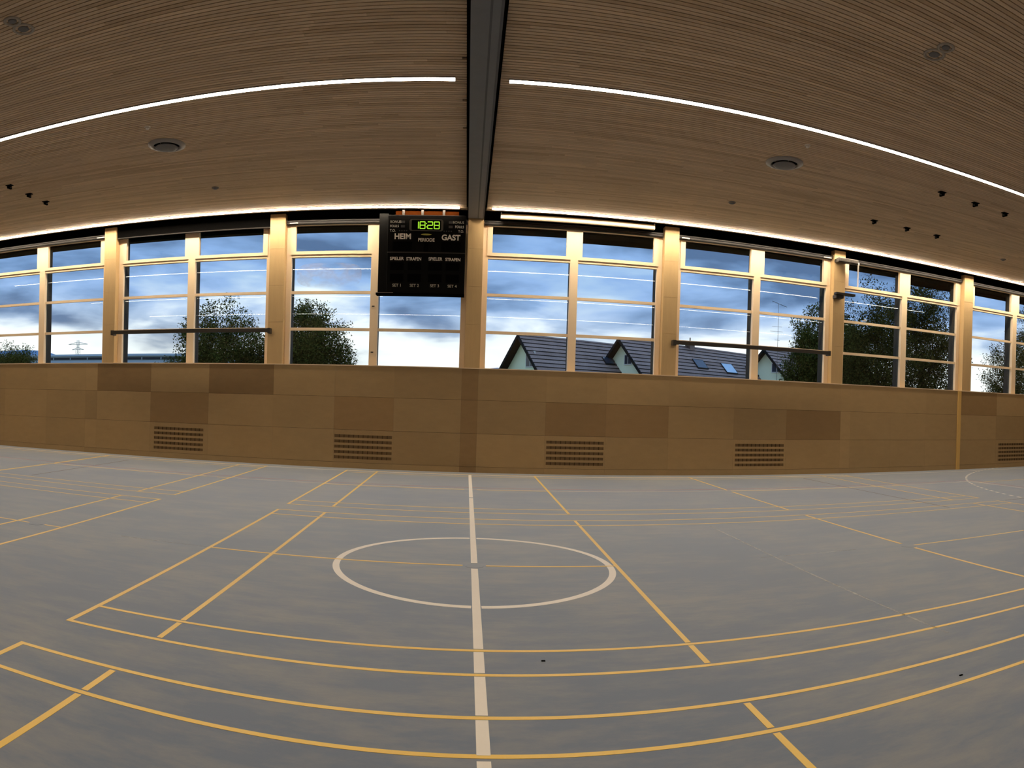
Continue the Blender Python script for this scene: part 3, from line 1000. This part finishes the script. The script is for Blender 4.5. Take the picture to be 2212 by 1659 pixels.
# ------------------------------------------------------------------ other fittings at the window wall
t = empty('screen_roll', (2.76, 17.5, 6.565))
tag(t, 'long cream roll housing above the window right of the middle pillar', 'screen')
prof = [(0.055 * math.cos(a) * 1.15, 0.072 * math.sin(a)) for a in [2 * math.pi * i / 16 for i in range(16)]]
m = MB()
m.prism([(-2.0, y_, z_) for y_, z_ in prof], (4.0, 0, 0))
m.build('case', M['cream'], t, smooth=False)
for x in (-2.02, 2.0):
    MB().box((x, -0.05, -0.06), (x + 0.02, 0.06, 0.09)).build('end_bracket', M['white'], t, 0.004)

for (xa, xb_, lab) in ((-9.90, -5.22, 'dark horizontal guard rail across the second window from the left'),
                       (5.43, 10.12, 'dark horizontal guard rail across the window above the right house roof')):
    t = empty('guard_rail', ((xa + xb_) / 2, 17.42, 3.56))
    tag(t, lab, 'rail', 'dark rails across the windows')
    h = (xb_ - xa) / 2
    MB().box((-h, -0.035, -0.055), (h, 0.035, 0.05)).build('bar', M['darkmetal'], t, 0.006)
    for s_ in (-1, 1):
        MB().box((s_ * h - 0.02 - (0.0 if s_ > 0 else 0.05), -0.03, -0.08), (s_ * h + (0.05 if s_ > 0 else 0.02), 0.16, 0.06)).build('end_bracket', M['darkmetal'], t, 0.004)
# swing arm fittings on the pillar
t = empty('upper_bracket', (10.64, 17.38, 6.33))
tag(t, 'ribbed grey metal box sticking out high on a right pillar', 'bracket')
MB().box((-0.34, -0.08, -0.05), (0.34, 0.07, 0.06)).build('case', M['steel'], t, 0.006)
r_ = MB()
for k in range(22):
    xx = -0.30 + 0.6 * k / 21
    r_.box((xx - 0.006, -0.088, -0.04), (xx + 0.006, -0.08, 0.05))
r_.build('ribs', M['steel'], t)
MB().box((-0.34, -0.07, -0.065), (0.34, 0.07, -0.05)).build('base_plate', M['darkmetal'], t)
MB().box((-0.33, 0.07, -0.04), (0.05, 0.20, 0.04)).build('wall_mount', M['darkmetal'], t)
t = empty('lower_bracket', (10.58, 17.38, 5.33))
tag(t, 'dark brown metal arm with small block below it on a right pillar', 'bracket')
MB().box((-0.33, -0.08, -0.035), (0.33, 0.07, 0.035)).build('arm', M['alu'], t, 0.005)
MB().box((-0.30, -0.02, -0.13), (-0.04, 0.20, -0.036)).build('block', M['darkmetal'], t, 0.005)
t = empty('hanging_rod', (11.05, 17.42, 5.62))
tag(t, 'thin pale translucent rod hanging in front of the window beside the right pillar', 'rod')
MB().bar((0, 0, 0), (0, 0, 0.68), 0.024, 10).build('rod', M['acrylic'], t)
MB().box((-0.068, -0.02, 0.66), (0.03, 0.02, 0.72)).build('clip', M['grey'], t)
# small catches on the bar and jambs
t = empty('window_catch', (11.55, 17.76, 4.66))
tag(t, 'small pale catch on the glazing bar of the window beside the rod', 'catch')
MB().box((-0.07, -0.02, 0), (0.07, 0.02, 0.03)).build('body', M['white'], t, 0.004)
MB().box((-0.02, -0.035, 0.03), (0.05, -0.005, 0.055)).build('lever', M['white'], t, 0.004)

# ------------------------------------------------------------------ outside
ground = box('ground', (-420, 18.6, -1.0), (420, 520, -0.4), M['grass'])
tag(ground, 'grassy ground outside', kind='structure')

def house(apex, phi, L, wd, lab, lights=(), win=None, chim=None, drop=1.0, zg=-0.4):
    """apex: ridge end; phi: ridge direction; wd: half width; 45-ish degree roof"""
    t = empty('house', (apex[0], apex[1], zg), phi)
    tag(t, lab, 'house', 'row of tiled houses behind the hall')
    zr = apex[2] - zg
    ov, pitch = 0.75, 1.05
    ze = zr - wd * pitch
    m = MB()
    m.prism([(0, -wd, 0), (0, wd, 0), (0, wd, ze), (0, 0, zr - 0.12), (0, -wd, ze)], (L, 0, 0))
    m.build('wall', M['render'], t)
    for s_ in (-1, 1):
        courses = MB()
        n = 17
        gaps = MB()  # black strips put in as the shade in the gaps under the tile edges
        run = (wd + 0.5)
        for k in range(n):
            y0, y1 = run * k / n, run * (k + 1) / n + 0.05
            z0, z1 = zr - y0 * pitch, zr - y1 * pitch
            courses.prism([(-ov, s_ * y0, z0 + 0.02), (-ov, s_ * y1, z1 + 0.11), (-ov, s_ * y1, z1 + 0.02), (-ov, s_ * y0, z0 - 0.03)], (L + ov, 0, 0))
            gaps.prism([(-ov + 0.01, s_ * (y1 + 0.005), z1 + 0.09), (-ov + 0.01, s_ * (y1 + 0.012), z1 + 0.09), (-ov + 0.01, s_ * (y1 + 0.012), z1 - 0.02), (-ov + 0.01, s_ * (y1 + 0.005), z1 - 0.02)], (L + ov - 0.02, 0, 0))
        courses.build('roof_slope', M['rooftile'], t)
        gaps.build('tile_gap_shade', M['verge'], t)['kind'] = 'stuff'
        v = MB()
        v.prism([(-ov - 0.05, 0, zr + 0.10), (-ov - 0.05, s_ * run, zr - run * pitch + 0.10), (-ov - 0.05, s_ * run, zr - run * pitch - 0.24), (-ov - 0.05, 0, zr - 0.26)], (0.10, 0, 0))
        v.prism([(-ov, 0, zr - 0.06), (-ov, s_ * run, zr - run * pitch - 0.06), (-ov, s_ * run, zr - run * pitch - 0.16), (-ov, 0, zr - 0.16)], (ov, 0, 0))
        v.build('verge_board', M['verge'], t)
    MB().prism([(-ov, -0.14, zr - 0.02), (-ov, 0.0, zr + 0.12), (-ov, 0.14, zr - 0.02)], (L + ov, 0, 0)).build('ridge_cap', M['rooftile'], t)
    for (u, s0, big, kind) in lights:
        # u along the ridge, s0 horizontal distance from ridge down the front slope
        a, b = 0.75 * big, 0.80 * big
        m = MB()
        zf = lambda yy: zr - yy * pitch
        m.prism([(u - a, -s0, zf(s0) + 0.14), (u + a, -s0, zf(s0) + 0.14), (u + a, -s0 - b, zf(s0 + b) + 0.14), (u - a, -s0 - b, zf(s0 + b) + 0.14)], (0, 0, 0.06))
        f_ = m.build('skylight', M['verge'], t)
        m = MB()
        m.prism([(u - a + .08, -s0 - .06, zf(s0 + .06) + 0.205), (u + a - .08, -s0 - .06, zf(s0 + .06) + 0.205), (u + a - .08, -s0 - b + .06, zf(s0 + b - .06) + 0.205), (u - a + .08, -s0 - b + .06, zf(s0 + b - .06) + 0.205)], (0, 0, 0.02))
        m.build('pane', M['skylight'] if kind else M['skydark'], f_)
    if win:
        for (y0, y1, z0, z1) in win:
            f_ = MB().box((-0.06, y0 - 0.08, z0 - 0.1 - zg), (0.0, y1 + 0.08, z1 + 0.08 - zg)).build('window', M['white'], t)
            MB().box((-0.075, y0, z0 - zg), (-0.06, y1, z1 - zg)).build('pane', M['skydark'], f_)
            MB().box((-0.085, (y0 + y1) / 2 - 0.03, z0 - zg), (-0.075, (y0 + y1) / 2 + 0.03, z1 - zg)).build('glazing_bar', M['white'], f_)
    if chim:
        for u in chim:
            c_ = MB().box((u - 0.35, -0.35, zr - 0.6), (u + 0.35, 0.35, zr + 0.32)).build('chimney', M['rooftile'], t)
            MB().box((u - 0.9, -0.5, zr + 0.32), (u + 0.6, 0.5, zr + 0.40)).bar((u, 0, zr + 0.4), (u, 0, zr + 1.0), 0.06, 8).build('cap', M['verge'], c_)
    return t
P30 = math.radians(30)
house((4.95, 60.0, 7.72), P30, 13.5, 5.2, 'dark tiled house with pale gable, leftmost roof behind the windows', [(8.3, 1.5, 0.8, 0)], [(-1.6, -0.4, 5.0, 6.2)], None)
house((14.35, 62.0, 8.0), P30, 21.0, 5.2, 'long dark tiled house with three skylights behind the middle windows', [(8.8, 1.4, 1.1, 0), (13.3, 1.5, 1.25, 1), (17.4, 1.6, 1.1, 1)], [(-1.1, -0.2, 5.7, 6.5)], [9.2])
house((31.75, 68.0, 8.45), P30, 14.0, 5.2, 'dark tiled house with pale gable beside the leafy tree', [], [(-1.9, -0.7, 6.0, 6.9)], None)
house((52.5, 62.0, 4.6), P30, 12.0, 4.5, 'low dark roof glimpsed in the rightmost window between trees', [], None, [3.0])

# antenna
t = empty('antenna_mast', (31.0, 64.0, -0.4))
tag(t, 'thin rooftop aerial mast with crossed rods beside the right trees', 'antenna')
MB().bar((0, 0, 0), (0, 0, 13.3), 0.03, 6, 0.018).build('mast', M['steel'], t)
MB().bar((-0.75, 0, 13.5), (0.85, -0.2, 13.0), 0.022, 5).build('boom', M['darkmetal'], t)
for k in range(5):
    x = -0.6 + 0.32 * k
    MB().bar((x, -0.30, 13.45 - 0.1 * k), (x, 0.30, 13.45 - 0.1 * k), 0.010, 4).build('element', M['darkmetal'], t)
for z, h in ((10.9, 0.7), (10.4, 0.9), (9.5, 0.35)):
    MB().bar((-h, 0, z), (h * 0.6, 0, z), 0.014, 4).build('rod', M['steel'], t)

# factory, pylon, hill on the left horizon
t = empty('factory_hall', (-50.0, 92.0, -0.4))
tag(t, 'long low pale industrial building on the left horizon', 'building')
MB().box((-22, -3, 0), (22, 6, 7.55)).build('wall', M['factory'], t)
MB().box((-22.3, -3.4, 7.55), (22.3, 6.4, 7.85)).build('roof_edge', M['factory'], t)
MB().box((-22.1, -3.1, 7.02), (22.1, -3.0, 7.36)).build('window_band', M['factorydark'], t)
for k in range(14):
    MB().box((-20.5 + 3.1 * k, -3.13, 7.02), (-20.35 + 3.1 * k, -3.1, 7.36)).build('mullion', M['factory'], t)
t = empty('pylon', (-95.6, 150.0, -0.4))
tag(t, 'faint lattice power pylon above the left horizon', 'pylon')
m = MB()
for sx, sy in ((-1, -1), (1, -1), (1, 1), (-1, 1)):
    m.bar((sx * 1.2, sy * 1.2, 0), (sx * 0.2, sy * 0.2, 15.4), 0.07, 4, 0.04)
for k in range(7):
    z0, z1 = 2.1 * k, 2.1 * (k + 1)
    r0, r1 = 1.2 - z0 / 15.4, 1.2 - z1 / 15.4
    for sy in (-1, 1):
        m.bar((-r0, sy * r0, z0), (r1, sy * r1, z1), 0.035, 4)
        m.bar((r0, sy * r0, z0), (-r1, sy * r1, z1), 0.035, 4)
m.build('tower', M['pylon'], t)
for z, h in ((14.3, 2.9), (12.9, 1.8)):
    m = MB()
    m.bar((-h, 0, z), (0, 0, z + 0.6), 0.06, 4)
    m.bar((h, 0, z), (0, 0, z + 0.6), 0.06, 4)
    m.bar((-h, 0, z), (h, 0, z), 0.06, 4)
    m.build('crossarm', M['pylon'], t)
m = MB()
hx = list(range(-420, 60, 20))
k0 = 0
for i, x in enumerate(hx):
    hgt = 33 - 11 * min(1, max(0, (x + 330) / 150)) + 2.0 * math.sin(x * 0.05) + 1.2 * math.sin(x * 0.13)
    m.v += [(x, 380, -0.4), (x, 420, hgt * 0.85), (x, 450, hgt), (x, 500, -0.4)]
    if i:
        a = 4 * (i - 1)
        for j in range(3):
            m.f.append((a + j, a + 4 + j, a + 5 + j, a + 1 + j))
h_ = m.build('hill', M['hill'])
tag(h_, 'hazy blue ridge on the left horizon', kind='structure')

# trees
def tree(name, loc, r, leaf, n_cl, per, size, mat, lab, cat='tree', group=None, trunk=0.28, spread=0.42, zbase=-0.4, lump=0.25, fill=0.35):
    """crown of leaf cards around clusters filling an ellipsoid; loc = crown centre"""
    t = empty(name, (loc[0], loc[1], zbase))
    tag(t, lab, cat, group)
    cz = loc[2] - zbase
    d = rng.normal(size=(n_cl, 3)); d /= np.linalg.norm(d, axis=1)[:, None]
    rad = 1 - fill * rng.random(n_cl) ** 1.5
    az = np.arctan2(d[:, 1], d[:, 0])
    bump = 1 + lump * (np.sin(3 * az + 5 * d[:, 2] + loc[0]) * 0.5 + np.sin(7 * d[:, 2] + 4 * az + loc[0] * 2) * 0.35)
    cl_ = d * (rad * bump)[:, None] * np.array(r)
    cen = np.repeat(cl_, per, 0) + np.clip(rng.normal(size=(n_cl * per, 3)), -1.7, 1.7) * spread
    cen[:, 2] += cz
    n = len(cen)
    u = rng.normal(size=(n, 3)); u /= np.linalg.norm(u, axis=1)[:, None]
    v = rng.normal(size=(n, 3)); v -= (v * u).sum(1)[:, None] * u; v /= np.linalg.norm(v, axis=1)[:, None]
    s = size * (0.6 + 0.8 * rng.random(n))[:, None]
    w3 = np.cross(u, v)
    p = np.stack([cen - u * s, cen - v * s * 0.45 + w3 * s * .1, cen + u * s, cen + v * s * 0.45 + w3 * s * .1], 1).reshape(-1, 3)
    me = bpy.data.meshes.new('crown')
    me.vertices.add(4 * n); me.vertices.foreach_set('co', p.ravel())
    me.loops.add(4 * n); me.loops.foreach_set('vertex_index', np.arange(4 * n))
    me.polygons.add(n); me.polygons.foreach_set('loop_start', np.arange(0, 4 * n, 4)); me.polygons.foreach_set('loop_total', np.full(n, 4))
    me.update()
    link('crown', me, t, mat)
    # trunk and limbs
    MB().bar((0, 0, 0), (0, 0, cz), trunk, 8, trunk * 0.5).build('trunk', M['bark'], t)
    limbs = MB()
    for i in range(10):
        e = cl_[rng.integers(n_cl)] * 0.75
        z0 = cz * (0.45 + 0.5 * rng.random())
        limbs.bar((0, 0, z0), (e[0], e[1], max(z0 + 0.2, e[2] + cz)), trunk * 0.3, 5, 0.02)
    limbs.build('limbs', M['bark'], t)
    return t
G_ = 'trees behind the hall'
tree('tree', (-12.9, 35, 2.2), (2.95, 2.6, 4.25), None, 620, 133, 0.063, M['leafA'], 'bushy green tree, further left of the pair, with light gaps low down', group=G_, fill=0.55, spread=0.24, lump=0.2)
tree('tree', (-8.65, 36, 2.0), (2.7, 2.6, 4.65), None, 1100, 133, 0.063, M['leafA'], 'dense green tree behind the window left of the scoreboard', group=G_, fill=0.85, lump=0.10, spread=0.24)
tree('tree', (26.3, 45, 4.6), (3.5, 2.8, 4.5), None, 900, 114, 0.083, M['leafA'], 'bushy green tree in front of the right gable', group=G_, fill=0.7, spread=0.3)
tree('tree', (21.7, 32, 4.2), (2.2, 2.2, 4.4), None, 380, 95, 0.066, M['leafB'], 'dark leafy tree, left half of the big right clump', group=G_, fill=0.7, lump=0.35, spread=0.24)
tree('tree', (25.4, 32.5, 5.5), (2.5, 2.3, 5.3), None, 460, 95, 0.066, M['leafB'], 'tall dark leafy tree, top of the big right clump', group=G_, fill=0.75, lump=0.3, spread=0.24)
tree('tree', (35.2, 35, 3.8), (1.9, 1.9, 3.9), None, 300, 87, 0.059, M['leafB'], 'dark leafy tree in the rightmost window, left of the frame edge', group=G_, fill=0.7, lump=0.35, spread=0.24)
tree('tree', (39.2, 36, 5.0), (2.4, 2.2, 5.6), None, 420, 87, 0.059, M['leafB'], 'tall dark leafy tree at the far right edge', group=G_, fill=0.7, lump=0.35, spread=0.24)
tree('tree', (-38.8, 50, 3.5), (2.6, 2.2, 2.3), None, 300, 83, 0.073, M['leafA'], 'low green treetop at the far left edge', 'tree', G_, fill=0.7, lump=0.3, spread=0.3)
tree('shrub', (-15.6, 34, 2.7), (0.9, 0.9, 1.0), None, 90, 76, 0.046, M['leafA'], 'small leafy bush at the foot of the left tree', 'bush', fill=0.7, trunk=0.08, spread=0.2)
